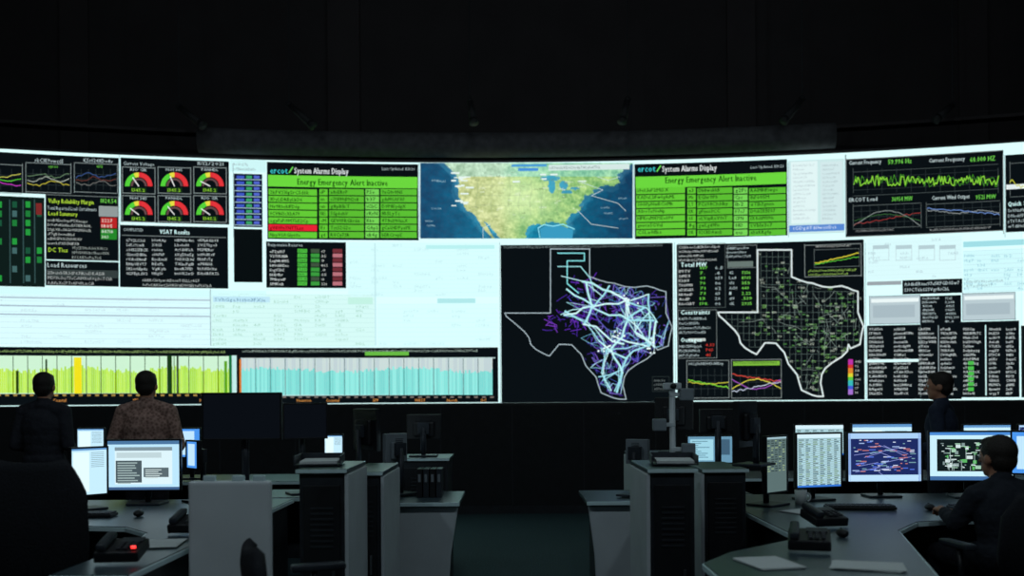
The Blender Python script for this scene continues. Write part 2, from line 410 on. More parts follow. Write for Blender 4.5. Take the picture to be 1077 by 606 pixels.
for p in (((612, 192), (634, 200), (622, 206), (650, 214), (658, 222)), ((628, 186), (640, 190), (652, 186)), ((606, 220), (622, 236), (650, 240)), ((508, 252), (508, 240), (516, 236))): c.line(p, .5, (200, 222, 225), 4)
c.poly([(568, 241), (573, 238), (592, 238), (603, 242), (602, 251), (569, 251)], (56, 150, 188), 2)
c.line([(566, 240), (572, 236.5), (582, 238), (592, 236), (604, 241)], 1.1, (140, 225, 240), 4); c.line([(568, 251), (566, 240)], .9, (140, 225, 240), 4)
# -- pale window between
c.rect(829, 168, 888, 246, (196, 226, 226)); c.rect(832, 170, 860, 235, (218, 238, 238), 2); c.rect(863, 170, 886, 235, (204, 226, 228), 2)
rows(834, 172, 858, 232, 14, (170, 190, 194), 2.2); rows(865, 172, 884, 232, 14, (160, 182, 186), 2.2); c.rect(830, 236.5, 888, 243.5, (84, 132, 205), 3); rows(834, 237, 884, 243, 1, (225, 235, 245), 3.2, lay=4)
# -- frequency charts
c.rect(889.5, 163, 1055.5, 246.5, K); c.frame(889.5, 163, 1055.5, 246.5, (120, 130, 130), .8, 3)
c.text(893, 173.6, 'Current Frequency', 4, WT, 4, fit=34, bold=.2); c.text(934, 173, '59.996 Hz', 4.8, GT, 4, fit=25, bold=.3)
c.text(977, 171.2, 'Current Frequency', 4, WT, 4, fit=38, bold=.2); c.text(1020, 170.6, '60.000 HZ', 4.8, GT, 4, fit=27, bold=.3)
c.frame(897, 177, 1050, 203, (70, 80, 80), .5, 3); gridlines(897, 177, 1050, 203, 10, 4)
chart(898, 177, 1050, 203, (136, 210, 60), .48, .2, 1.0, 110, kind='noise'); chart(898, 177, 1050, 203, (70, 150, 40), .5, .26, .5, 90, kind='noise')
c.text(893, 212.6, 'ERCOT Load', 4, WT, 4, fit=30, bold=.2); c.text(938, 212, '36954 MW', 4.4, GT, 4, fit=22, bold=.2)
c.text(980, 210.6, 'Current Wind Output', 4, WT, 4, fit=40, bold=.2); c.text(1026, 210, '9521 MW', 4.4, GT, 4, fit=22, bold=.2)
c.frame(897, 215, 969, 240, (90, 100, 100), .5, 3); gridlines(897, 215, 969, 240, 8, 4); c.frame(974, 213, 1052, 238, (90, 100, 100), .5, 3); gridlines(974, 213, 1052, 238, 8, 4)
chart(898, 215, 968, 240, (150, 160, 158), .1, .7, .5, 30, kind='hump'); chart(898, 215, 968, 240, (150, 56, 56), .15, .5, .6, 30, kind='rise'); chart(898, 215, 968, 240, (60, 110, 60), .3, .3, .5, 30, kind='hump')
chart(975, 213, 1051, 238, (110, 144, 210), .75, -.25, .7, 30, kind='rise'); chart(975, 213, 1051, 238, (160, 168, 168), .6, -.1, .5, 50, kind='walk')
rows(900, 241, 966, 245, 1, (150, 155, 155), 2.2); rows(978, 240, 1050, 244, 1, (150, 155, 155), 2.2)
c.rect(1057.5, 161, 1125, 243, K); c.text(1060, 217, 'Quick Start', 4.4, W, 4, bold=.2); c.frame(1062, 170, 1120, 206, (100, 110, 110), .5, 3); rows(1060, 219, 1110, 241, 4, WT, 3.4); chart(1062, 170, 1120, 206, (200, 200, 60), .4, .2, .8, 30); c.rect(1058, 194, 1078, 199, (220, 230, 230), 4)
# -- second row left black table
c.rect(280, 254.5, 364, 303, K); c.text(282, 259, 'Responsive Reserve', 3.2, WT, 4)
rows(284, 262, 306, 301, 8, (200, 208, 206), 4, lo=.6, bold=.15); rows(338, 262, 346, 301, 8, (190, 195, 190), 3.4, num=True)
for j in range(8):
    y = 262+j*4.9; c.rect(313, y, 323, y+4, (76, 185, 64), 3); c.rect(327, y, 336, y+4, (56, 150, 60) if j % 3 else (60, 80, 60), 3); c.rect(350, y, 360, y+4, (180, 110, 120) if j % 2 else (110, 46, 54), 3)
    c.text(313.5, y+3.4, rn(4), 2.6, (16, 66, 16), 5, fit=9)
c.rect(280, 303, 364, 306, W, 3)
# -- pale spreadsheets
def sheet(x0, y0, x1, y1, n, bg, lc, tc, cols=6, dens=.5):
    c.rect(x0, y0, x1, y1, bg, 1)
    for j in range(n+1): y = y0+(y1-y0)*j/n; c.rect(x0, y-.2, x1, y+.2, lc, 2)
    for j in range(n):
        for k in range(cols):
            if random.random() < dens:
                xx = x0+(x1-x0)*(k+.08)/cols; ww = (x1-x0)/cols*random.uniform(.3, .8); st = (y1-y0)/n
                c.text(xx, y0+st*(j+.8), rw(max(2, int(ww/2.5))), min(2.8, st*.6), tc, 3, fit=ww)
sheet(366, 256, 524, 312, 13, (210, 248, 248), (200, 240, 241), (186, 224, 230), 7, .4)
c.rect(394, 256, 395.5, 364, (190, 228, 232), 4); c.rect(448, 258, 520, 262, (180, 234, 234), 4); c.rect(460, 314, 500, 319, (172, 226, 228), 4); c.rect(366, 313, 392, 320, (190, 236, 222), 4)
sheet(222, 310, 394, 364, 11, (208, 244, 240), (188, 228, 226), (160, 206, 190), 8, .6); c.rect(224, 312, 284, 318, (186, 226, 240), 4); c.text(226, 317, rw(16), 3.4, (80, 130, 160), 5, fit=54)
sheet(397, 320, 524, 364, 9, (212, 250, 250), (200, 240, 240), (188, 226, 230), 5, .4)
sheet(-48, 312, 221, 362, 9, (214, 248, 250), (190, 216, 224), (188, 214, 222), 8, .3)
for y in (313.5, 322, 331): c.rect(-48, y, 221, y+1.4, (160, 180, 196), 4)
c.rect(-48, 304, 280, 311.5, (206, 246, 246), 2); c.rect(221, 304, 222, 364, (150, 178, 186), 4)
# -- bottom timeline strip
c.rect(-48, 366, 524, 425, K)
rows(0, 367, 240, 371.5, 1, (150, 180, 110), 3, lo=.95); rows(255, 367, 515, 371.5, 1, (160, 180, 170), 3, lo=.95)
c.rect(384, 370, 430, 374, (100, 180, 66), 5)
c.rect(-48, 374.5, 243, 414, (200, 236, 206), 2); c.rect(253, 376.5, 521, 416, (182, 216, 214), 2)
for i in range(146):
    x = -48+i*2; h = 25+random.uniform(-2, 3)+2*math.sin(i*.12)
    c.rect(x, 414-h, x+1.7, 413.5, random.choice([(176, 226, 46), (190, 232, 62), (166, 218, 46)]), 3)
for i in range(134):
    x = 253+i*2; h = 27+random.uniform(-2, 2)+2*math.sin(i*.09)
    c.rect(x, 376.5, x+1.7, 416-h, random.choice([(200, 214, 212), (190, 204, 208)]), 3); c.rect(x, 416-h, x+1.7, 415.5, random.choice([(122, 222, 214), (138, 230, 222), (112, 212, 206)]), 3)
for i in range(20):
    c.rect(-48+i*15.4, 374.5, -47.2+i*15.4, 414, (40, 74, 40), 5)
    if i < 18: c.rect(253+i*15.6, 377, 253.7+i*15.6, 416, (70, 104, 112), 5)
c.rect(78, 376, 86, 414, (236, 220, 30), 6); c.rect(17, 390, 20, 414, (40, 60, 20), 6); c.rect(48, 378, 50, 414, (30, 60, 20), 6); c.rect(176, 374, 181, 414, (24, 56, 24), 6); c.rect(186, 374, 188, 414, (20, 40, 20), 6); c.rect(236, 380, 239, 414, (90, 160, 30), 6)
c.rect(241, 374, 244, 414, (20, 110, 60), 6); c.rect(244, 374, 249, 416, (190, 230, 226), 6); c.rect(249, 374, 252, 416, (20, 20, 20), 6); c.rect(252, 378, 254, 414, (210, 115, 44), 7); c.rect(518, 377, 522, 417, K, 6)
for i in range(34): c.rect(-46+i*8.6, 414.8, -42+i*8.6, 416.8, (160, 130, 66), 3)
for i in range(32): c.rect(255+i*8.4, 417, 259+i*8.4, 418.6, (120, 112, 106), 3)
for x, t in ((56, 'Coastal'), (140, 'SPP'), (210, 'HOU'), (312, 'Houston'), (343, 'Coastal'), (392, 'SPP'), (436, 'WEST'), (470, 'North'), (506, 'DC')): c.text(x, 422.8, t, 3.2, (200, 136, 70), 4, bold=.15)

# -- Texas
TX = [(-103.06, 36.5), (-100, 36.5), (-100, 34.56), (-99.2, 34.3), (-98.6, 34.15), (-98.1, 34.1), (-97.6, 33.95), (-97.2, 33.85), (-96.5, 33.8), (-95.9, 33.87), (-95.5, 33.9), (-94.9, 33.75), (-94.5, 33.6), (-94.04, 33.5), (-94.04, 31.99), (-93.8, 31.5), (-93.55, 31.0), (-93.7, 30.5), (-93.75, 30.3), (-93.85, 29.7), (-94.7, 29.4), (-94.9, 29.7), (-95.0, 29.2), (-95.5, 28.8), (-96.4, 28.35), (-97.0, 27.95), (-97.3, 27.5), (-97.4, 26.9), (-97.15, 25.95), (-97.7, 25.95), (-98.2, 26.06), (-99.1, 26.4), (-99.3, 26.9), (-99.5, 27.5), (-100.0, 28.0), (-100.3, 28.3), (-100.65, 29.1), (-101.0, 29.4), (-101.4, 29.77), (-102.0, 29.8), (-102.4, 29.8), (-102.8, 29.35), (-103.15, 28.98), (-103.6, 29.15), (-104.2, 29.45), (-104.6, 29.8), (-104.75, 30.3), (-105.1, 30.7), (-106.0, 31.4), (-106.5, 31.75), (-106.62, 32.0), (-103.06, 32.0), (-103.06, 36.5)]
def texas(x0, y0, x1, y1):
    return lambda lo, la: (x0+(lo+106.62)/(106.62-93.55)*(x1-x0), y0+(36.5-la)/(36.5-25.95)*(y1-y0))
c.rect(527, 257, 708, 424, K); rows(530, 258, 705, 262, 1, (120, 135, 135), 3, lo=.95)
t1 = texas(531, 262, 707, 420); P1 = [t1(*p) for p in TX]
c.line(P1, .9, (170, 188, 196), 4)
cities = {'dfw': (-97.0, 32.8), 'hou': (-95.4, 29.8), 'sa': (-98.5, 29.45), 'au': (-97.7, 30.3), 'mid': (-102.1, 31.9), 'lub': (-101.8, 33.6), 'ama': (-101.8, 35.2), 'abi': (-99.7, 32.4), 'cc': (-97.6, 27.9), 'bro': (-97.7, 26.3), 'lar': (-99.1, 27.7), 'tyl': (-95.3, 32.3), 'waco': (-97.1, 31.5), 'wf': (-98.5, 33.7), 'sang': (-100.4, 31.4), 'odes': (-102.8, 31.5), 'vic': (-97, 28.8), 'par': (-95.5, 33.4), 'bry': (-96.3, 30.6), 'luf': (-94.8, 31.3), 'gal': (-95.2, 29.5), 'ken': (-99.2, 30.0), 'child': (-100.3, 34.2), 'mca': (-98.2, 26.6)}
def tl(m, a, b, w, col, lay):
    p, q = m(*a), m(*b); L = math.hypot(p[0]-q[0], p[1]-q[1]); j = L*.07; n = max(1, int(L/14))
    pts = [p]+[(p[0]+(q[0]-p[0])*i/(n+1)+random.uniform(-j, j), p[1]+(q[1]-p[1])*i/(n+1)+random.uniform(-j, j)) for i in range(1, n+1)]+[q]
    c.line(pts, w, col, lay)
cl = list(cities.values())
def innode(src, s):
    while True:
        a = random.choice(src); q = (a[0]+random.gauss(0, s), a[1]+random.gauss(0, s*.85)); p = t1(*q)
        if inside(p[0], p[1], P1): return q
east = [cities[k] for k in ('dfw', 'dfw', 'dfw', 'dfw', 'hou', 'hou', 'hou', 'sa', 'sa', 'au', 'au', 'waco', 'tyl', 'bry', 'bry', 'vic', 'abi', 'wf', 'ken', 'luf', 'cc', 'lar', 'mca', 'waco', 'par')]
nodes = [innode(east, .7) for _ in range(210)]
PUR = [(84, 50, 170), (74, 60, 190), (104, 62, 180), (60, 80, 160), (70, 120, 170), (56, 44, 120), (120, 90, 200)]
for _ in range(520):
    p = innode(east, .8); q = (p[0]+random.gauss(0, .34), p[1]+random.gauss(0, .3)); qq = t1(*q)
    if inside(qq[0], qq[1], P1): tl(t1, p, q, random.choice([.4, .5, .8]), random.choice(PUR), 4)
for _ in range(70):
    p = innode([cities['mid'], cities['odes'], cities['sang'], cities['abi'], cities['child']], .6); q = (p[0]+random.gauss(0, .45), p[1]+random.gauss(0, .4)); tl(t1, p, q, .7, random.choice([(96, 44, 180), (120, 60, 190), (70, 40, 150)]), 4)
for i, a in enumerate(nodes):
    ds = sorted(nodes, key=lambda q: (q[0]-a[0])**2+(q[1]-a[1])**2)
    for q in random.sample(ds[1:6], 2): tl(t1, a, q, random.choice([.4, .5, .8]), random.choice([(130, 196, 210), (96, 160, 190), (170, 220, 228), (100, 100, 200), (120, 100, 200)]), 5)
CHN = [('mid', 'sang', 'ken', 'sa'), ('mid', 'abi', 'dfw'), ('abi', 'waco', 'luf'), ('child', 'wf', 'dfw', 'tyl', 'luf'), ('child', 'abi', 'sang'), ('lub', 'abi'), ('dfw', 'waco', 'au', 'sa', 'cc'), ('dfw', 'bry', 'hou', 'vic', 'cc', 'mca'), ('waco', 'bry', 'gal'), ('sa', 'hou'), ('au', 'hou'), ('sa', 'lar', 'mca'), ('dfw', 'par', 'tyl', 'bry'), ('tyl', 'hou'), ('sang', 'au'), ('wf', 'abi'), ('cc', 'bro'), ('lar', 'cc'), ('luf', 'hou'), ('vic', 'sa'), ('waco', 'tyl')]
for rep in range(2):
    for ch in CHN:
        pts = [(cities[k][0]+random.gauss(0, .16), cities[k][1]+random.gauss(0, .14)) for k in ch]
        for a, q in zip(pts[:-1], pts[1:]):
            if rep == 0 or random.random() < .45: tl(t1, a, q, random.choice([1.2, 1.7, 2.1]) if rep == 0 else .9, random.choice([(176, 230, 234), (200, 238, 240), (150, 214, 226)]), 6+rep)
for a in (cities['dfw'], cities['hou'], cities['sa'], cities['au']):
    for _ in range(9): p = t1(a[0]+random.gauss(0, .35), a[1]+random.gauss(0, .3)); c.rect(p[0]-.9, p[1]-.9, p[0]+.9, p[1]+.9, (226, 244, 244), 8)
p = t1(-101.9, 35.8); c.line([(p[0]-8, p[1]-6), (p[0]+20, p[1]-6), (p[0]+20, p[1]+2), (p[0]+2, p[1]+2), (p[0]+2, p[1]+26), (p[0]+14, p[1]+36)], 1.1, (130, 220, 225), 5); c.line([(p[0]-8, p[1]+8), (p[0]+16, p[1]+8), (p[0]+26, p[1]+20), (p[0]+30, p[1]+34)], 1.0, (150, 215, 220), 5); c.line([(p[0]-4, p[1]+18), (p[0]+20, p[1]+24), (p[0]+40, p[1]+40)], .9, (180, 225, 230), 5)
c.frame(686, 396, 704, 412, (40, 50, 50), .5, 3); rows(688, 398, 702, 411, 3, (110, 120, 120), 2.6)
# -- Texas county map panel
c.rect(712, 255, 909, 421, K)
t2 = texas(755, 263, 908, 417); P2 = [t2(*p) for p in TX]
c.line(P2, 1.6, (212, 224, 224), 5)
for lo in np.arange(-106.4, -93.5, .52):
    for la in np.arange(26, 36.6, .5):
        p, q, r = t2(lo, la), t2(lo+.52, la), t2(lo, la+.5)
        if inside(*p, P2) and inside(*q, P2): c.line([p, q], .35, (88, 104, 100), 3)
        if inside(*p, P2) and inside(*r, P2): c.line([p, r], .35, (88, 104, 100), 3)
for _ in range(230):
    q = innode(cl, 1.0); p = t2(*q); k = random.random()
    if k < .6: c.text(p[0], p[1], rn(3), 2.2, random.choice([(110, 170, 96), (140, 196, 112), (190, 200, 184)]), 4)
    else: c.rect(p[0], p[1], p[0]+random.uniform(1, 4), p[1]+1.2, random.choice([(66, 116, 60), (130, 160, 120)]), 4)
for _ in range(70):
    a = innode(cl, .6); q = (a[0]+random.gauss(0, .8), a[1]+random.gauss(0, .7))
    if inside(*t2(*q), P2): tl(t2, a, q, .4, (124, 138, 132), 4)
rows(714, 258, 760, 276, 4, (190, 198, 196), 3.4); rows(764, 259, 792, 272, 3, WT, 3.6)
c.text(716, 281, 'Total MW', 4.6, W, 4, bold=.2); rows(714, 283, 732, 322, 8, (200, 206, 204), 4, bold=.1); rows(736, 279, 748, 322, 8, GT, 4, num=True, bold=.1); rows(752, 279, 762, 322, 8, WT, 4, num=True)
c.frame(765, 258, 796, 282, (120, 130, 130), .5, 3); rows(767, 284, 776, 322, 7, WT, 3.6); rows(780, 284, 792, 322, 7, (120, 205, 84), 4, num=True, bold=.1)
c.rect(765, 275, 792, 281, (100, 115, 110), 3); c.frame(713, 256, 763, 324, (80, 90, 90), .5, 3)
c.text(716, 331, 'Constraints', 4.6, W, 4, bold=.2); rows(714, 333, 752, 352, 4, WT, 3.4); c.text(716, 360, 'Outages', 4.6, W, 4, bold=.2); rows(714, 362, 740, 376, 3, WT, 3.2)
rows(742, 360, 752, 376, 3, (200, 60, 50), 3.4, num=True); c.frame(713, 326, 754, 377, (110, 120, 120), .6, 3)
c.rect(724, 356, 742, 359, (180, 190, 186), 3)
c.frame(846, 257, 906, 291, (130, 140, 140), .6, 3); c.frame(856, 262, 904, 281, (90, 100, 100), .5, 3); chart(857, 262, 903, 280, (210, 200, 60), .15, .6, .9, 30, kind='rise'); chart(857, 262, 903, 280, (90, 190, 60), .1, .45, .7, 30, kind='rise'); rows(850, 283, 902, 291, 2, (150, 190, 90), 2.6)
rows(858, 257.5, 900, 261, 1, (180, 185, 180), 2.4)
c.frame(722, 379, 767, 419, (120, 130, 130), .7, 3); c.frame(769, 378, 822, 419, (120, 130, 130), .7, 3); rows(724, 380, 765, 385, 1, WT, 3, lo=.9); c.rect(771, 380, 820, 384.5, (120, 180, 60), 3); rows(771, 379, 820, 384, 1, (60, 90, 40), 3, lo=.9)
gridlines(723, 388, 766, 416, 6, 4); gridlines(770, 388, 821, 416, 6, 4)
chart(724, 390, 766, 416, (120, 205, 60), .62, -.3, 1.0, 20, kind='rise'); chart(724, 390, 766, 416, (205, 200, 60), .55, -.1, .7, 20, kind='hump')
chart(770, 388, 821, 416, (200, 70, 60), .8, -.3, .9, 22, kind='rise'); chart(770, 388, 821, 416, (205, 200, 70), .25, .4, .9, 22, kind='hump'); chart(770, 388, 821, 416, (160, 84, 190), .6, -.4, .8, 22, kind='hump'); chart(770, 388, 821, 416, (190, 200, 220), .12, .4, .8, 22, kind='rise')
for i in range(20):
    h = i/19; col = [(180, 50, 160), (205, 50, 54), (215, 130, 44), (215, 205, 50), (90, 195, 66), (56, 180, 180), (64, 90, 205), (160, 110, 200)][int(h*7.99)]; c.rect(892, 378+i*1.85, 897, 380+i*1.85, col, 4)
rows(899, 378, 906, 415, 8, (180, 185, 180), 2.4, num=True)
# -- right hand sheets
sheet(912, 250, 1012, 293, 9, (212, 244, 246), (206, 238, 240), (176, 202, 210), 6, .3)
for x in (918, 942, 966, 988): c.rect(x, 258, x+17, 262, (176, 200, 206), 3); c.frame(x, 258, x+17, 274, (176, 200, 206), .5, 3)
sheet(1013, 262, 1125, 306, 9, (204, 244, 246), (184, 220, 230), (140, 194, 210), 8, .55); c.rect(1013, 252, 1125, 258, (156, 216, 224), 3)
c.rect(949, 294, 1012, 309, K, 3); rows(951, 296, 1010, 308, 2, WT, 4, lay=5, bold=.1); c.rect(912, 296, 948, 300, (150, 160, 166), 3)
rows(1016, 294, 1066, 303, 2, (120, 150, 160), 3)
c.rect(914, 311, 968, 341, (180, 198, 204), 3); c.frame(914, 311, 968, 341, (110, 130, 138), .7, 4); c.rect(916, 314, 966, 318, (228, 240, 240), 4); c.rect(918, 321, 962, 334, (164, 182, 190), 4)
c.rect(1012, 308, 1068, 337, (180, 198, 204), 3); c.frame(1012, 308, 1068, 337, (110, 130, 138), .7, 4); c.rect(1014, 311, 1066, 315, (228, 240, 240), 4); c.rect(1016, 319, 1062, 331, (164, 182, 190), 4)
c.rect(968, 311, 1011, 420, K, 2); c.rect(912, 342, 968, 420, K, 2); c.rect(1011, 338, 1072, 418, K, 2)
rows(970, 312, 990, 340, 7, WT, 3.6, lay=5, bold=.1); rows(994, 312, 1009, 340, 7, WT, 3.6, lay=5, num=True)
for x0, x1 in ((914, 936), (940, 962), (966, 985), (989, 1008), (1013, 1032), (1040, 1054), (1058, 1069)):
    rows(x0, 344, x1, 416, 16, (196, 206, 206), 3.4, lay=5, lo=.55, bold=.1)
c.rect(912, 378, 966, 381, W, 6); c.rect(1036, 342, 1037.2, 416, W, 6); c.rect(986.5, 342, 987.5, 418, (140, 156, 160), 6)
for j in range(6): c.rect(1018, 380+j*5.5, 1024, 384+j*5.5, (74, 185, 74), 6)
c.rect(1072, 308, 1125, 418, W, 2); c.rect(1074, 342, 1125, 418, (14, 20, 22), 3)
for x in (126, 245.5, 441, 526, 666.5, 710, 829, 889, 910.5, 1056.5):
    c.rect(x-.35, 255 if x in (526, 710, 910.5) else 172 if 240 < x < 850 else 163, x+.35, 424 if x in (526, 710, 910.5) else 250, (150, 176, 182), 8)
c.rect(527, 422.6, 912, 423.8, (200, 235, 235), 8)
c.build('display_graphics', M_DISPD, video_wall)

# ============================================================ MONITORS
def scr_window(c, H):
    c.rect(0, 0, 80, H, (176, 216, 238), 0); c.rect(0, 0, 80, 4, (70, 110, 150), 1); c.rect(8, 7, 72, H-6, (206, 228, 234), 1); c.rect(8, 7, 72, 11, (120, 140, 150), 2)
    c.rect(9, 22, 38, H-8, (70, 84, 90), 2); c.rect(40, 30, 68, H-14, (84, 100, 106), 2); c.rect(10, 13, 60, 19, (180, 200, 205), 2)
    for j in range(9): c.rect(11, 24+j*2.8, 11+random.uniform(12, 25), 25.3+j*2.8, (150, 170, 170), 3)
    for j in range(5): c.rect(42, 32+j*2.2, 42+random.uniform(8, 22), 33+j*2.2, (190, 205, 205), 3)
    c.rect(0, H-3, 80, H, (60, 90, 130), 2)
def scr_table(c, H):
    c.rect(0, 0, 80, H, (164, 200, 210), 0); c.rect(0, 0, 80, 6, (200, 225, 235), 1)
    for j in range(int(H/3.4)-2): c.rect(0, 7+j*3.4, 80, 7.6+j*3.4, (110, 134, 134), 1); [c.rect(3+k*13, 8.3+j*3.4, 3+k*13+random.uniform(4, 10), 9.8+j*3.4, random.choice([(90, 112, 112), (110, 140, 110), (70, 100, 110)]), 1) for k in range(6)]
    c.rect(0, H-3, 80, H, (50, 110, 200), 2)
def scr_dim(c, H):
    c.rect(0, 0, 80, H, (84, 104, 104), 0); c.rect(0, 0, 80, 4, (150, 180, 190), 1)
    for j in range(14): [c.rect(4+k*15, 7+j*5, 4+k*15+random.uniform(5, 12), 9+j*5, random.choice([(140, 160, 120), (46, 60, 60), (40, 52, 52)]), 1) for k in range(5)]
def scr_navy(c, H):
    c.rect(0, 0, 80, H, (28, 40, 92), 0); c.rect(0, 0, 80, 6, (160, 195, 230), 1); c.rect(0, H-7, 80, H, (176, 210, 236), 1); c.rect(0, 0, 3, H, (130, 160, 210), 1); c.rect(77, 0, 80, H, (130, 160, 210), 1)
    for _ in range(80):
        x, y = random.uniform(3, 70), random.uniform(6, H-10); c.rect(x, y, x+random.uniform(2, 8), y+1.0, random.choice([(150, 175, 220), (80, 110, 215), (180, 110, 110), (110, 150, 160), (190, 200, 225)]), 2)
    for _ in range(14): y = random.uniform(8, H-10); x = random.uniform(5, 40); c.line([(x, y), (x+random.uniform(10, 35), y+random.uniform(-12, 12))], .5, (140, 150, 215), 1)
def scr_map(c, H):
    c.rect(0, 0, 80, H, (188, 224, 236), 0); c.rect(0, 0, 80, 3, (70, 130, 200), 1); c.rect(7, 7, 73, H-9, (16, 26, 28), 1); c.rect(0, H-4, 80, H, (60, 100, 150), 1)
    for _ in range(80):
        x, y = random.choice([random.uniform(10, 36), random.uniform(34, 66)]), random.uniform(10, H-13); c.rect(x, y, x+random.uniform(1, 6), y+random.choice([.8, 1, 3.4]), random.choice([(150, 190, 165), (84, 170, 92), (196, 212, 212), (120, 140, 140)]), 2)
    for _ in range(12): x = random.uniform(12, 60); y = random.uniform(10, H-14); c.line([(x, y), (x, min(H-10, y+random.uniform(4, 14)))], .6, (150, 170, 170), 2)
def scr_white(c, H):
    c.rect(0, 0, 80, H, (186, 222, 238), 0); c.rect(0, 0, 80, 4, (90, 140, 190), 1); c.rect(4, 8, 40, H-6, (214, 236, 240), 1)
    for j in range(9): c.rect(44, 9+j*4, 74, 10.4+j*4, (130, 160, 172), 1)
def scr_blue(c, H):
    c.rect(0, 0, 80, H, (70, 140, 222), 0); c.rect(8, 8, 60, H-8, (180, 215, 240), 1)
def scr_glass(c, H):
    c.rect(0, 0, 80, H, (96, 140, 165), 0); c.rect(4, 5, 46, H-4, (150, 200, 215), 1); c.rect(50, 5, 76, H-14, (60, 90, 112), 1)
    for j in range(10): c.rect(7, 8+j*3.6, 7+random.uniform(10, 34), 9.4+j*3.6, (90, 130, 150), 2)
def scr_off(c, H): c.rect(0, 0, 80, H, (10, 14, 20), 0)

def monitor(X, Y, zc, w, h, yaw, content, zdesk=0.75, case=None, name='computer_monitor'):
    b = MB(); cs = case or M_BLACKP
    b.box((0, 0.018, 0), (w, 0.03, h), cs, bev=0.006); b.box((0, 0.045, -0.02), (w*.6, 0.04, h*.6), cs, bev=0.015)
    for k in range(5): b.box((0, .066, h*.1+k*.012), (w*.35, .004, .005), M_DARK, bev=0)
    bz = 0.012
    for sx in (-1, 1): b.box((sx*(w/2-bz/2), 0.0, 0), (bz, 0.012, h), cs, bev=0.002)
    for sz in (-1, 1): b.box((0, 0.0, sz*(h/2-bz/2)), (w, 0.012, bz), cs, bev=0.002)
    dz = zdesk-zc
    b.cyl((0, 0.085, dz+0.012), (0, 0.085, 0.0), 0.02, M_DARK2); b.box((0, 0.07, -0.01), (0.1, 0.05, 0.1), M_DARK2)
    b.box((0, 0.07, dz+0.009), (0.24, 0.2, 0.016), M_DARK2, bev=0.006); b.box((0, 0.085, (dz+0.02)/2), (0.05, 0.02, abs(dz)*.7), M_DARK2)
    ob = b.obj(name, (X, Y, zc), yaw)
    sw, sh = w-2*bz, h-2*bz; H = 80*sh/sw
    def surf(A): return np.stack([(A[:, 0]/80-.5)*sw, 0.0015-A[:, 2]*0.0008, (0.5-A[:, 1]/H)*sh], 1)
    c = Canvas(lambda x, y: (x, y), surf); content(c, H)
    c.build('screen_image', M_MON if content is not scr_off else M_MOND, ob)
    return ob
def monp(p0, p1, q0, q1, Y, yaw, content, zdesk=0.75, **k):
    pm = (p0+p1)/2; w = (p1-p0)*Y/F/max(.3, abs(math.cos(yaw))); h = (q1-q0)*Y/F
    return monitor(wx(pm, Y), Y, wz((q0+q1)/2, Y, pm), w, h, yaw, content, zdesk, **k)

GC = pmat('grey_monitor_casing', (120, 130, 137), .5, var=.05)
# left bank
monp(80, 107, 470, 522, 6.5, .85, scr_white); monp(111, 190, 462, 517, 6.8, 0.0, scr_window); monp(192, 211, 463, 494, 6.95, -0.8, scr_blue)
# right bank
monp(801, 832, 458, 519, 6.5, .75, scr_dim); monp(834, 888, 455, 514, 6.8, .28, scr_table); monp(890, 970, 454, 508, 7.0, 0.0, scr_navy); monp(978, 1064, 453, 507, 6.9, -.12, scr_map); monp(1068, 1108, 453, 500, 6.5, -.5, scr_blue)
# far row
for p in ((80, 110, 450, 482, scr_white), (186, 211, 450, 482, scr_blue), (340, 361, 457, 488, scr_white), (722, 771, 458, 488, scr_glass), (835, 888, 446, 480, scr_table), (895, 960, 445, 480, scr_white), (1012, 1064, 446, 482, scr_white), (1070, 1100, 446, 482, scr_navy)):
    monp(p[0], p[1], p[2], p[3], 9.0, 0.0, p[4])
# dark / rear-facing monitors around the aisle
monp(212, 296, 413, 463, 6.3, 0.0, scr_off); monp(300, 342, 424, 462, 7.5, 0.5, scr_off)
monp(372, 402, 430, 474, 7.6, math.pi-.9, scr_white); monp(404, 424, 456, 486, 7.5, math.pi+.8, scr_table, case=GC)
monp(428, 464, 436, 462, 8.3, math.pi, scr_table, 1.0)
monp(660, 682, 462, 488, 7.3, math.pi-.5, scr_white, case=GC); monp(690, 728, 418, 452, 8.3, math.pi-.3, scr_white, 1.02); monp(768, 796, 422, 470, 6.25, math.pi+.9, scr_white, 1.05)
monp(735, 770, 430, 455, 7.65, math.pi, scr_white)

# ============================================================ DESKS
def desk(pts, panels, name='control_room_desk'):
    b = MB(); b.ext(pts, .722, .75, M_TOP, .004)
    for i in range(len(pts)):
        p, q = Vector(pts[i]), Vector(pts[(i+1) % len(pts)]); m = (p+q)/2; d = q-p
        b.box((m.x, m.y, .733), (d.length-.01, .014, .026), M_EDGE, (0, 0, math.atan2(d.y, d.x)), bev=.003)
    for (x0, y0, x1, y1, z0, z1, m) in panels: b.box(((x0+x1)/2, (y0+y1)/2, (z0+z1)/2), (abs(x1-x0), abs(y1-y0), z1-z0), m, bev=.006)
    return b.obj(name)
desk([(-4.4, 5.75), (-2.75, 5.75), (-2.3, 5.65), (-2.08, 5.4), (-2.0, 5.05), (-2.0, 4.1), (-1.66, 4.1), (-1.66, 7.2), (-4.4, 7.2)],
     [(-4.38, 7.1, -1.7, 7.14, 0, .722, M_DARK), (-4.38, 5.9, -4.34, 7.1, 0, .722, M_DARK), (-1.72, 4.2, -1.68, 7.1, 0, .722, M_DARK), (-1.98, 4.14, -1.72, 4.6, .0, .722, M_DARK2)])
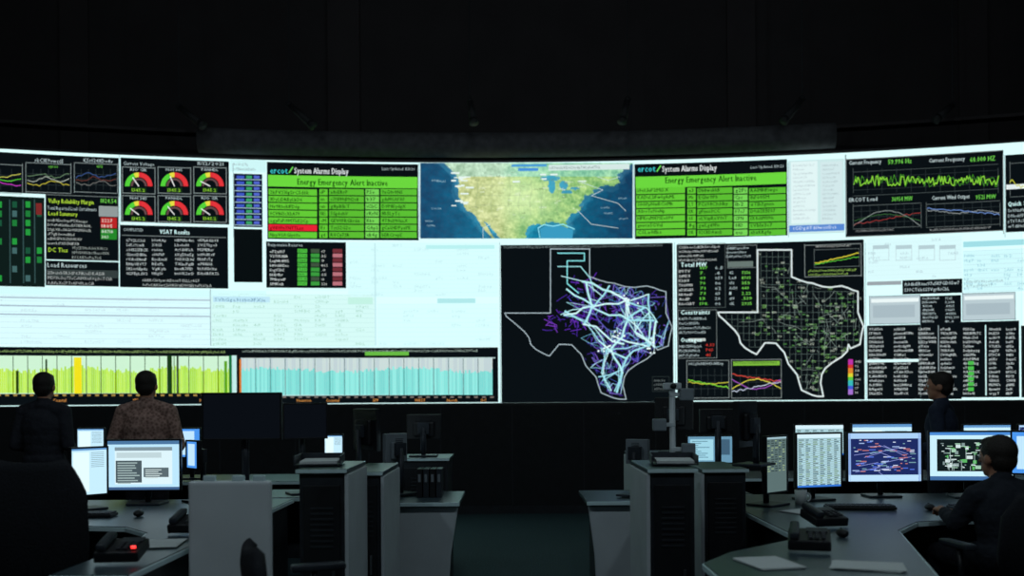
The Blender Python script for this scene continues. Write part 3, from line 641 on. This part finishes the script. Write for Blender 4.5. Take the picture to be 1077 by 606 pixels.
desk([(1.52, 7.3), (1.52, 5.05), (1.05, 4.6), (.86, 4.3), (.86, 3.9), (1.75, 3.9), (1.95, 4.6), (2.15, 5.3), (2.4, 5.65), (2.7, 5.75), (4.7, 5.8), (4.7, 7.3)],
     [(1.57, 7.2, 4.65, 7.24, 0, .722, M_DARK), (4.62, 5.9, 4.66, 7.2, 0, .722, M_DARK), (1.57, 5.2, 1.61, 7.2, 0, .722, M_DARK), (.98, 3.95, 1.4, 4.5, .0, .722, M_DARK2)])
desk([(-5.4, 8.75), (-1.2, 8.75), (-1.2, 9.6), (-5.4, 9.6)], [(-5.35, 9.5, -1.25, 9.54, 0, .722, M_DARK), (-5.35, 8.8, -5.31, 9.5, 0, .722, M_DARK), (-1.29, 8.8, -1.25, 9.5, 0, .722, M_DARK)])
desk([(1.55, 8.75), (5.6, 8.75), (5.6, 9.6), (1.55, 9.6)], [(1.6, 9.5, 5.55, 9.54, 0, .722, M_DARK), (5.51, 8.8, 5.55, 9.5, 0, .722, M_DARK), (1.6, 8.8, 1.64, 9.5, 0, .722, M_DARK)])
desk([(-2.0, 7.3), (-1.02, 7.3), (-1.02, 7.95), (-2.0, 7.95)], [(-1.96, 7.34, -1.92, 7.9, 0, .722, M_DARK), (-1.1, 7.34, -1.06, 7.9, 0, .722, M_DARK), (-1.92, 7.8, -1.1, 7.84, .2, .722, M_DARK)])
desk([(1.06, 7.35), (1.85, 7.35), (1.85, 7.95), (1.06, 7.95)], [(1.1, 7.4, 1.14, 7.9, 0, .722, M_DARK), (1.77, 7.4, 1.81, 7.9, 0, .722, M_DARK), (1.14, 7.8, 1.77, 7.84, .2, .722, M_DARK)])

def pedestal(x0, x1, Y, flip):
    b = MB(); w = x1-x0
    t = bmesh.new(); s = -1 if flip else 1
    pr = [(0, 0), (w*.86, 0), (w*.9, .35), (w, .7), (0, .7)]
    if flip: pr = [(w-p[0], p[1]) for p in pr]
    vs = [t.verts.new((x0+p[0], Y, p[1])) for p in pr]; f = t.faces.new(vs)
    r = bmesh.ops.extrude_face_region(t, geom=[f]); bmesh.ops.translate(t, vec=(0, .05, 0), verts=[v for v in r['geom'] if isinstance(v, bmesh.types.BMVert)])
    bmesh.ops.bevel(t, geom=list(t.edges), offset=.006, segments=2, affect='EDGES'); b._fin(t, M_LIGHT)
    b.box(((x0+x1)/2-s*w*.05, Y+.4, .36), (w*.8, .7, .7), M_DARK, bev=.01)
    b.box(((x0+x1)/2, Y+.38, .725), (w+.03, .86, .03), M_TOP, bev=.008); b.box(((x0+x1)/2, Y-.055, .727), (w+.03, .014, .028), M_EDGE)
    return b.obj('desk_pedestal')
pedestal(wx(401, 7), wx(481, 7), 7.0, False); pedestal(wx(618, 7), wx(682, 7), 7.0, True)
def cabinet(x0, x1, y0, y1, z, side=-1, name='equipment_cabinet'):
    b = MB(); cx, cy = (x0+x1)/2, (y0+y1)/2
    b.box((cx, cy, z/2-.01), (x1-x0, y1-y0, z-.02), M_DARK, bev=.01); b.box((cx, cy, z-.012), (x1-x0+.03, y1-y0+.03, .024), M_TOP, bev=.006)
    b.box((cx, y0-.018, z-.012), (x1-x0+.03, .008, .02), M_EDGE, bev=.002)
    xe = x0 if side < 0 else x1
    b.box((xe+side*.011, cy, z/2-.015), (.022, y1-y0+.02, z-.03), M_LIGHT, bev=.004)
    b.box((cx, y0-.004, z*.5), (x1-x0-.05, .016, z*.84), M_BLACKP, bev=.004)
    for k in range(8): b.box((cx, y0-.014, z*.62+k*.03), ((x1-x0)*.5, .006, .012), M_DARK, bev=.002)
    b.box((x1-.06, y0-.02, z*.45), (.015, .02, .12), M_CHROME, bev=.003)
    return b.obj(name)
cabinet(wx(314, 5.2), wx(362, 5.2), 5.2, 5.85, 1.12, 1); cabinet(wx(368, 5.9), wx(400, 5.9), 5.9, 6.7, 1.05, 1)
cabinet(wx(683, 5.2), wx(730, 5.2), 5.2, 5.9, 1.11, -1); cabinet(wx(740, 5.95), wx(784, 5.95), 5.95, 6.6, 1.05, -1)
cabinet(wx(418, 7.95), wx(470, 7.95), 8.0, 8.6, 1.0); cabinet(wx(668, 7.95), wx(720, 7.95), 8.0, 8.6, 1.02)
# light grey pole stand beside the aisle
b = MB(); X, Y = wx(707, 6.95), 6.95
b.cyl((X, Y, .03), (X, Y, 1.56), .022, M_LIGHT); b.cyl((X, Y, 0), (X, Y, .03), .12, M_DARK2, .1, 24)
for z, dx in ((1.52, .1), (1.3, -.1), (1.12, .11)): b.box((X+dx*.5, Y-.01, z), (abs(dx)+.04, .03, .03), M_LIGHT, bev=.006); b.box((X+dx, Y-.03, z), (.1, .05, .09), GC, bev=.012)
b.box((X, Y, 1.58), (.13, .06, .05), M_LIGHT, bev=.01); b.cyl((X, Y-.03, 1.58), (X, Y-.07, 1.58), .02, M_BLACKP)
b.obj('camera_pole_stand')
# near partition
b = MB(); Yp = 4.7; x0, x1 = wx(197, Yp), wx(284, Yp); zt = wz(503, Yp)
M_PANEL = pmat('white_panel', (214, 222, 226), 0.5, var=0.05, scale=4)
b.box(((x0+x1)/2, Yp+.02, zt/2), (x1-x0, .05, zt-.01), M_PANEL, bev=.02, seg=3)
for t in (.25, .6, .85): b.box((x0+(x1-x0)*t, Yp+.02, zt+.006), (.06, .03, .03), M_EDGE, bev=.006)
b.box(((x0+x1)/2+.02, Yp+.02, .02), (x1-x0-.04, .16, .04), M_DARK2)
b.obj('desk_partition_panel')

# ============================================================ SMALL OBJECTS
def keyboard(X, Y, yaw, z=.7505, name='computer_keyboard'):
    b = MB(); b.box((0, 0, .012), (.44, .14, .02), M_BLACKP, bev=.006)
    for r in range(5):
        for k in range(15): b.box((-.2+k*.0286, -.052+r*.026, .026), (.024, .021, .01), M_KEYS, bev=.002, seg=1)
    b.obj(name, (X, Y, z), yaw)
def mouse(X, Y, yaw=0): b = MB(); b.sph((0, 0, .0225), .03, M_BLACKP, (1, 1.7, .75)); b.box((0, .02, .044), (.006, .02, .008), M_KEYS, bev=.002); b.obj('computer_mouse', (X, Y, .7505), yaw)
def paper(X, Y, yaw, z=.7505):
    b = MB()
    for k in range(3): b.box((random.uniform(-.01, .01), random.uniform(-.01, .01), .002+k*.003), (.21, .29, .002), M_PAPER, (0, 0, random.uniform(-.08, .08)), bev=0)
    b.obj('paper_stack', (X, Y, z), yaw)
def phone(X, Y, yaw, led=False, z=.7505):
    b = MB(); b.box((0, 0, .05), (.2, .2, .05), M_BLACKP, (.2, 0, 0), bev=.01); b.box((-.07, 0, .093), (.045, .2, .035), M_DARK2, (.2, 0, 0), bev=.014)
    b.box((.035, .055, .09), (.1, .06, .006), M_DARK2, (.2, 0, 0), bev=.002)
    for r in range(4):
        for k in range(3): b.box((.005+k*.03, -.07+r*.025, .07+r*.005), (.02, .015, .01), M_KEYS, (.2, 0, 0), bev=.002)
    if led: b.box((.075, -.08, .075), (.02, .012, .012), M_LED, bev=.002)
    b.obj('desk_phone', (X, Y, z), yaw)
def mug(X, Y):
    b = MB(); b.cyl((0, 0, 0), (0, 0, .1), .038, M_PAPER, .042, 24)
    for k in range(8):
        a0, a1 = -1.3+k*.325, -1.3+(k+1)*.325; b.cyl((.04+.028*math.cos(a0), 0, .05+.03*math.sin(a0)), (.04+.028*math.cos(a1), 0, .05+.03*math.sin(a1)), .006, M_PAPER, n=8)
    b.cyl((0, 0, .098), (0, 0, .1005), .036, M_DARK, n=20); b.obj('coffee_mug', (X, Y, .7505))
def tray(X, Y, z, yaw=0, n=3):
    b = MB()
    for k in range(n):
        zz = .012+k*.06; b.box((0, 0, zz), (.26, .33, .006), M_DARK2, bev=.002)
        for s in (-1, 1): b.box((s*.127, 0, zz+.025), (.006, .33, .05), M_DARK2, bev=.002)
        b.box((0, .162, zz+.025), (.26, .006, .05), M_DARK2, bev=.002); b.box((.005, 0, zz+.012), (.21, .29, .016), M_PAPER, bev=.001)
    b.obj('document_tray', (X, Y, z), yaw)
def binders(X, Y, z, yaw=0):
    b = MB()
    for k in range(4): b.box((-.075+k*.05, 0, .11), (.042, .2, .22), random.choice([M_DARK, M_DARK2, M_BLACKP]), (0, 0, 0), bev=.004); b.box((-.075+k*.05, -.102, .15), (.02, .003, .06), GC, bev=0)
    b.obj('row_of_binders', (X, Y, z), yaw)
keyboard(-2.8, 6.15, .05); mouse(-2.42, 6.15); paper(-1.85, 5.95, .3); paper(-3.3, 6.05, -.2); phone(-1.83, 5.4, .0); mug(-2.15, 6.5); phone(-1.83, 4.45, .1, True); paper(-1.84, 4.95, .1)
keyboard(2.3, 6.3, -.1); keyboard(3.1, 6.25, 0); mouse(2.72, 6.2); mouse(3.5, 6.2); paper(1.9, 6.1, .5); phone(1.8, 5.5, .2); mug(2.0, 6.6); paper(1.15, 4.25, .2); mouse(1.75, 5.05); paper(3.95, 6.2, .1); phone(1.45, 4.65, -.3); paper(1.55, 4.15, 1.2)
tray(wx(338, 5.55), 5.5, 1.1205, .1, 1); tray(wx(706, 5.55), 5.5, 1.1105, -.1, 1)
binders(wx(452, 7.4), 7.4, .7405)

# ============================================================ CHAIRS
def chair(X, Y, yaw, top=1.2, name='office_chair'):
    b = MB(); hs = .48
    b.box((0, .02, hs-.04), (.5, .48, .09), M_FAB, bev=.035, seg=4)
    P = []
    for i in range(13):
        t = i/12; z = hs+.1+(top-hs-.1)*t; w = .25*(1-.25*abs(2*t-1)**3)-(.05*max(0, t-.75)*4)
        P.append([(w*math.sin(-1.1+2.2*j/10)/math.sin(1.1), -.24-.05*math.sin(t*3.1)-.07*t*t+.06*(1-math.cos(-1.1+2.2*j/10)), z) for j in range(11)])
    b.grid(P, M_FAB, .05); b.box((0, -.3, hs+.1), (.07, .03, .36), M_BLACKP, (.05, 0, 0), bev=.01); b.box((0, -.18, hs-.09), (.08, .3, .03), M_BLACKP)
    for s in (-1, 1):
        b.cyl((s*.27, 0, hs-.06), (s*.29, 0, hs+.2), .016, M_BLACKP); b.box((s*.29, .02, hs+.215), (.07, .26, .035), M_DARK2, bev=.014, seg=3); b.box((s*.24, 0, hs-.07), (.1, .05, .02), M_BLACKP)
    b.cyl((0, 0, .1), (0, 0, hs-.08), .028, M_CHROME); b.cyl((0, 0, .09), (0, 0, .16), .045, M_BLACKP)
    for k in range(5):
        a = k*2*math.pi/5+.3; d = Vector((math.cos(a), math.sin(a), 0)); b.cyl(Vector((0, 0, .12)), d*.3+Vector((0, 0, .085)), .024, M_BLACKP, .016); b.cyl(d*.3+Vector((-d.y*.02, d.x*.02, .03)), d*.3-Vector((-d.y*.02, d.x*.02, -.03)), .03, M_BLACKP); b.cyl(d*.3+Vector((0, 0, .04)), d*.3+Vector((0, 0, .09)), .01, M_CHROME)
    return b.obj(name, (X, Y, 0), yaw)
chair(wx(60, 5.1), 5.1, .1, 1.19); chair(wx(2, 3.7), 3.75, -.35, 1.03)
chair(wx(1066, 5.1), 5.15, .12, .98); chair(wx(345, 4.4), 4.3, -1.2, .84)

# ============================================================ PEOPLE
def fabric(name, a, b2, scale, check=True):
    m = bpy.data.materials.new(name); m.use_nodes = True; nt = m.node_tree; bs = nt.nodes['Principled BSDF']
    tc = nt.nodes.new('ShaderNodeTexCoord'); v = nt.nodes.new('ShaderNodeTexVoronoi' if check else 'ShaderNodeTexNoise'); v.inputs['Scale'].default_value = scale
    r = nt.nodes.new('ShaderNodeValToRGB'); r.color_ramp.elements[0].color = lin(a); r.color_ramp.elements[1].color = lin(b2)
    nt.links.new(tc.outputs['Object'], v.inputs['Vector']); nt.links.new(v.outputs[0], r.inputs['Fac']); nt.links.new(r.outputs['Color'], bs.inputs['Base Color'])
    n = nt.nodes.new('ShaderNodeTexNoise'); n.inputs['Scale'].default_value = 14; nt.links.new(tc.outputs['Object'], n.inputs['Vector'])
    bp = nt.nodes.new('ShaderNodeBump'); bp.inputs['Strength'].default_value = .6; bp.inputs['Distance'].default_value = .03; nt.links.new(n.outputs['Fac'], bp.inputs['Height']); nt.links.new(bp.outputs['Normal'], bs.inputs['Normal'])
    bs.inputs['Roughness'].default_value = .95; bs.inputs['Specular IOR Level'].default_value = .15
    return m
M_SKIN = pmat('skin', (170, 120, 95), .55, var=.06); M_HAIR = pmat('dark_hair', (34, 28, 24), .7, scale=120, var=.4, bump=.5)
M_TROU = fabric('trouser_cloth', (24, 26, 32), (34, 36, 42), 60, False); M_SHOE = pmat('shoe_leather', (20, 18, 17), .4)
M_EYE = pmat('eye_white', (220, 220, 215), .3, var=.01); M_LIP = pmat('lips', (150, 85, 75), .5)
def person(name, J, shirt, loc, yaw=0, head_yaw=0, hairlen=0, wide=1.0):
    V = Vector; pr = []
    def cap(a, b, r0, r1, tag): pr.append(('c', V(a), V(b), r0, r1, tag))
    def ell(c, r, tag, rot=None): pr.append(('e', V(c), V(r), rot, None, tag))
    pel, ch, nk = V(J['pelvis']), V(J['chest']), V(J['neck'])
    mid = pel.lerp(ch, .45)
    ell(pel, (.17, .125, .13), 'pants'); ell(mid, (.155*wide, .118, .17), 'shirt'); ell(ch, (.182*wide, .128, .18), 'shirt'); ell(pel+V((0, 0, .05)), (.17*wide, .126, .1), 'shirt')
    ell(pel.lerp(ch, .72), (.17*wide, .122, .15), 'shirt')
    sL, sR = V(J['shL']), V(J['shR']); cap(sL, sR, .066, .066, 'shirt')
    for s in (sL, sR): cap(nk+V((0, -.005, .0)), s.lerp(nk, .2), .06, .062, 'shirt')
    hd = V(J['head']); cap(nk+V((0, 0, -.03)), hd+V((0, -.01, -.07)), .058, .052, 'skin'); cap(nk+V((0, -.005, -.01)), nk+V((0, -.002, .02)), .068, .062, 'shirt')
    for s, e, w in ((sL, V(J['elL']), V(J['wrL'])), (sR, V(J['elR']), V(J['wrR']))):
        cap(s, e, .064, .052, 'shirt'); f = e.lerp(w, .9); cap(e, f, .05, .038, 'shirt'); cap(f, w, .028, .026, 'skin')
        d = (w-e).normalized(); up = V((0, 0, 1)); sd = d.cross(up).normalized() if abs(d.z) < .95 else V((1, 0, 0)); nrm = sd.cross(d).normalized()
        pc = w+d*.05
        cap(w, pc+d*.03, .026, .022, 'skin')
        for k, (o, L) in enumerate(((-.03, .062), (-.01, .075), (.01, .07), (.03, .055))):
            root = w+d*.045+sd*o*.8; k1 = w+d*.092+sd*o; cap(root, k1, .013, .0105, 'skin'); k2 = k1+(d*.8-nrm*.45).normalized()*L*.55; cap(k1, k2, .0105, .0095, 'skin'); cap(k2, k2+(d*.3-nrm*.95).normalized()*L*.45, .0095, .0085, 'skin')
        tsd = sd if (sd.x > 0) == (s.x < 0) else -sd
        t0 = w+d*.025+tsd*.02; t1_ = t0+(d*.6+tsd*.7).normalized()*.04; cap(t0, t1_, .014, .012, 'skin'); cap(t1_, t1_+(d*.9+tsd*.1-nrm*.3).normalized()*.03, .012, .0095, 'skin')
    for h, k, a in ((V(J['hipL']), V(J['knL']), V(J['anL'])), (V(J['hipR']), V(J['knR']), V(J['anR']))):
        cap(h, k, .092, .062, 'pants'); cap(k, a+V((0, 0, .02)), .06, .046, 'pants'); cap(a, V((a.x, a.y, .045)), .042, .042, 'shoe'); cap(V((a.x, a.y-.03, .04)), V((a.x, a.y+.15, .034)), .04, .034, 'shoe'); ell((a.x, a.y+.09, .03), (.046, .09, .03), 'shoe')
    Rm = Matrix.Rotation(head_yaw, 3, 'Z')
    hp = lambda x, y, z: hd+Rm @ V((x, y, z))
    ell(hd+V((0, 0, .02)), (.078, .096, .098), 'skin', Rm); ell(hp(0, .022, -.045), (.06, .068, .07), 'skin', Rm); ell(hp(0, .06, -.085), (.028, .026, .022), 'skin', Rm)
    cap(hp(0, .092, .015), hp(0, .112, -.018), .009, .014, 'skin'); cap(hp(-.026, .085, .03), hp(.026, .085, .03), .012, .012, 'skin')
    cap(hp(-.018, .088, -.048), hp(.018, .088, -.048), .007, .007, 'lip')
    for s in (-1, 1): ell(hp(s*.08, -.005, -.005), (.012, .022, .032), 'skin', Rm)
    ell(hp(0, -.018, .042), (.086, .096, .092), 'hair', Rm); ell(hp(0, -.045, -.005), (.076, .062, .075+hairlen), 'hair', Rm); ell(hp(0, .03, .085), (.062, .062, .036), 'hair', Rm)
    bm = bmesh.new()
    for p in pr:
        if p[0] == 'c':
            a, b2, r0, r1 = p[1], p[2], p[3], p[4]; d = b2-a
            for q, r in ((a, r0), (b2, r1)): bmesh.ops.create_icosphere(bm, subdivisions=2, radius=r, matrix=Matrix.Translation(q))
            if d.length > 1e-4: bmesh.ops.create_cone(bm, cap_ends=True, segments=16, radius1=r0, radius2=r1, depth=d.length, matrix=Matrix.Translation((a+b2)/2) @ V((0, 0, 1)).rotation_difference(d.normalized()).to_matrix().to_4x4())
        else:
            Mx = Matrix.Translation(p[1]) @ (p[3].to_4x4() if p[3] else Matrix.Identity(4)) @ Matrix.Diagonal((*p[2], 1)); bmesh.ops.create_icosphere(bm, subdivisions=3, radius=1, matrix=Mx)
    me = bpy.data.meshes.new('tmp'); bm.to_mesh(me); bm.free()
    o = bpy.data.objects.new('tmp', me); S.collection.objects.link(o)
    rm = o.modifiers.new('r', 'REMESH'); rm.mode = 'VOXEL'; rm.voxel_size = .0075; rm.use_smooth_shade = True
    sm = o.modifiers.new('s', 'SMOOTH'); sm.iterations = 4; sm.factor = .5
    dg = bpy.context.evaluated_depsgraph_get(); dg.update()
    m2 = bpy.data.meshes.new_from_object(o.evaluated_get(dg)); m2.name = name
    bpy.data.objects.remove(o); bpy.data.meshes.remove(me)
    tags = ['skin', 'shirt', 'pants', 'shoe', 'hair', 'lip']; mats = [M_SKIN, shirt, M_TROU, M_SHOE, M_HAIR, M_LIP]
    m2.materials.clear()
    for mm in mats: m2.materials.append(mm)
    n = len(m2.polygons); C = np.empty(n*3, np.float32); m2.polygons.foreach_get('center', C); C = C.reshape(-1, 3)
    best = np.full(n, 1e9); idx = np.zeros(n, np.int32)
    for p in pr:
        if p[0] == 'c':
            a, d = np.array(p[1]), np.array(p[2]-p[1]); L2 = max(1e-9, (d*d).sum()); t = np.clip(((C-a)@d)/L2, 0, 1); dist = np.linalg.norm(C-a-t[:, None]*d, axis=1)-(p[3]+(p[4]-p[3])*t)
        else:
            q = C-np.array(p[1])
            if p[3]: q = q@np.array(p[3])
            r = np.array(p[2]); k = np.linalg.norm(q/r, axis=1); dist = (k-1)*np.linalg.norm(q, axis=1)/np.maximum(k, 1e-6)
        if p[5] == 'hair': dist = dist-.004
        u = dist < best; best[u] = dist[u]; idx[u] = tags.index(p[5])
    m2.polygons.foreach_set('material_index', idx); m2.polygons.foreach_set('use_smooth', np.ones(n, bool)); m2.update()
    ob = bpy.data.objects.new(name, m2); S.collection.objects.link(ob); ob.location = loc; ob.rotation_euler = (0, 0, yaw)
    b = MB()
    for s in (-1, 1): b.sph(hp(s*.03, .083, .008), .012, M_EYE); b.sph(hp(s*.03, .0935, .008), .005, M_HAIR)
    b.obj('eyes', parent=ob)
    return ob
def stand(k=1.0, el=.24, wy=.2, wzz=1.08, lean=0, sw=.165):
    f = lambda x, y, z: (x*k, y*k, z*k)
    return dict(pelvis=f(0, 0, .95), chest=f(0, lean*.5, 1.28), neck=f(0, lean, 1.47), head=f(0, lean+.015, 1.62), shL=f(-sw, lean, 1.41), shR=f(sw, lean, 1.41),
                elL=f(-el, -.04+lean, 1.13), elR=f(el, -.03+lean, 1.13), wrL=f(-el+.06, wy, wzz), wrR=f(el-.08, wy, wzz), hipL=f(-.09, 0, .9), hipR=f(.09, 0, .9), knL=f(-.11, .02, .5), knR=f(.11, .01, .5), anL=f(-.12, -.01, .09), anR=f(.12, -.02, .09))
SH_B = fabric('brown_patterned_shirt', (100, 74, 66), (190, 156, 144), 40); SH_A = fabric('dark_jacket', (40, 42, 48), (52, 54, 62), 20, False); SH_C = fabric('navy_shirt', (38, 46, 62), (52, 60, 78), 20, False); SH_D = fabric('charcoal_shirt', (32, 36, 42), (46, 50, 58), 20, False)
person('standing_operator_in_brown_shirt', stand(1.0, .275, sw=.19), SH_B, (wx(154, 7.9), 7.9, 0), .05, -.1, wide=1.15)
person('standing_operator_in_dark_jacket', stand(1.0, .235, sw=.18), SH_A, (wx(46, 8.1), 8.1, 0), -.1, .1, wide=1.1)
person('standing_operator_in_navy_shirt', stand(.97, .21), SH_C, (wx(990, 7.95), 7.95, 0), .9, .2)
seat = dict(pelvis=(0, 0, .60), chest=(0, .0, .86), neck=(0, .03, 1.01), head=(0, .07, 1.15), shL=(-.16, .02, .95), shR=(.16, .02, .95), elL=(-.23, .1, .79), elR=(.23, .1, .79), wrL=(-.13, .38, .82), wrR=(.13, .38, .82), hipL=(-.09, .03, .585), hipR=(.09, .03, .585), knL=(-.12, .46, .57), knR=(.12, .46, .57), anL=(-.12, .5, .09), anR=(.12, .5, .09))
person('seated_operator', seat, SH_D, (wx(1062, 5.15), 5.2, 0), .12, .25)

# ============================================================ LIGHTS
M_FILLGLOBE = ledmat('fill_lamp_globe', (200, 225, 255), .4)
def fill_lamp(X, Y, Z, pw, col=(.76, .92, 1)):  # hanging globe added out of view as fill for desks and upper wall
    b = MB(); b.cyl((0, 0, .1), (0, 0, .16), .09, M_BLACKP, .05, 24); b.cyl((0, 0, .16), (0, 0, ZC-Z), .012, M_BLACKP, n=8); b.sph((0, 0, .09), .07, M_FILLGLOBE)
    o = b.obj('added_fill_lamp', (X, Y, Z))
    l = bpy.data.lights.new('fill_point', 'POINT'); l.energy = pw; l.color = col; l.shadow_soft_size = .12
    lo = bpy.data.objects.new('fill_point', l); S.collection.objects.link(lo); lo.parent = o; lo.location = (0, 0, -.15)
for X in (-3.4, 0, 3.4):
    fill_lamp(X, 2.2, 5.0, 72); fill_lamp(X, 6.6, 6.2, 34)
w = bpy.data.worlds.new('World'); S.world = w; w.use_nodes = True
w.node_tree.nodes['Background'].inputs[0].default_value = (.002, .003, .004, 1)

# ============================================================ CAMERA
cd = bpy.data.cameras.new('camera'); cam = bpy.data.objects.new('camera', cd); S.collection.objects.link(cam)
cd.sensor_width = 36; cd.lens = 36*F/1077; cd.shift_y = (HZ-303)/1077
cd.dof.use_dof = True; cd.dof.focus_distance = 7.0; cd.dof.aperture_fstop = 1.4
cam.matrix_world = Matrix.Translation((0, 0, CAMZ)) @ Matrix.Rotation(math.pi/2, 4, 'X') @ Matrix.Rotation(-ROLL, 4, 'Z')
S.camera = cam
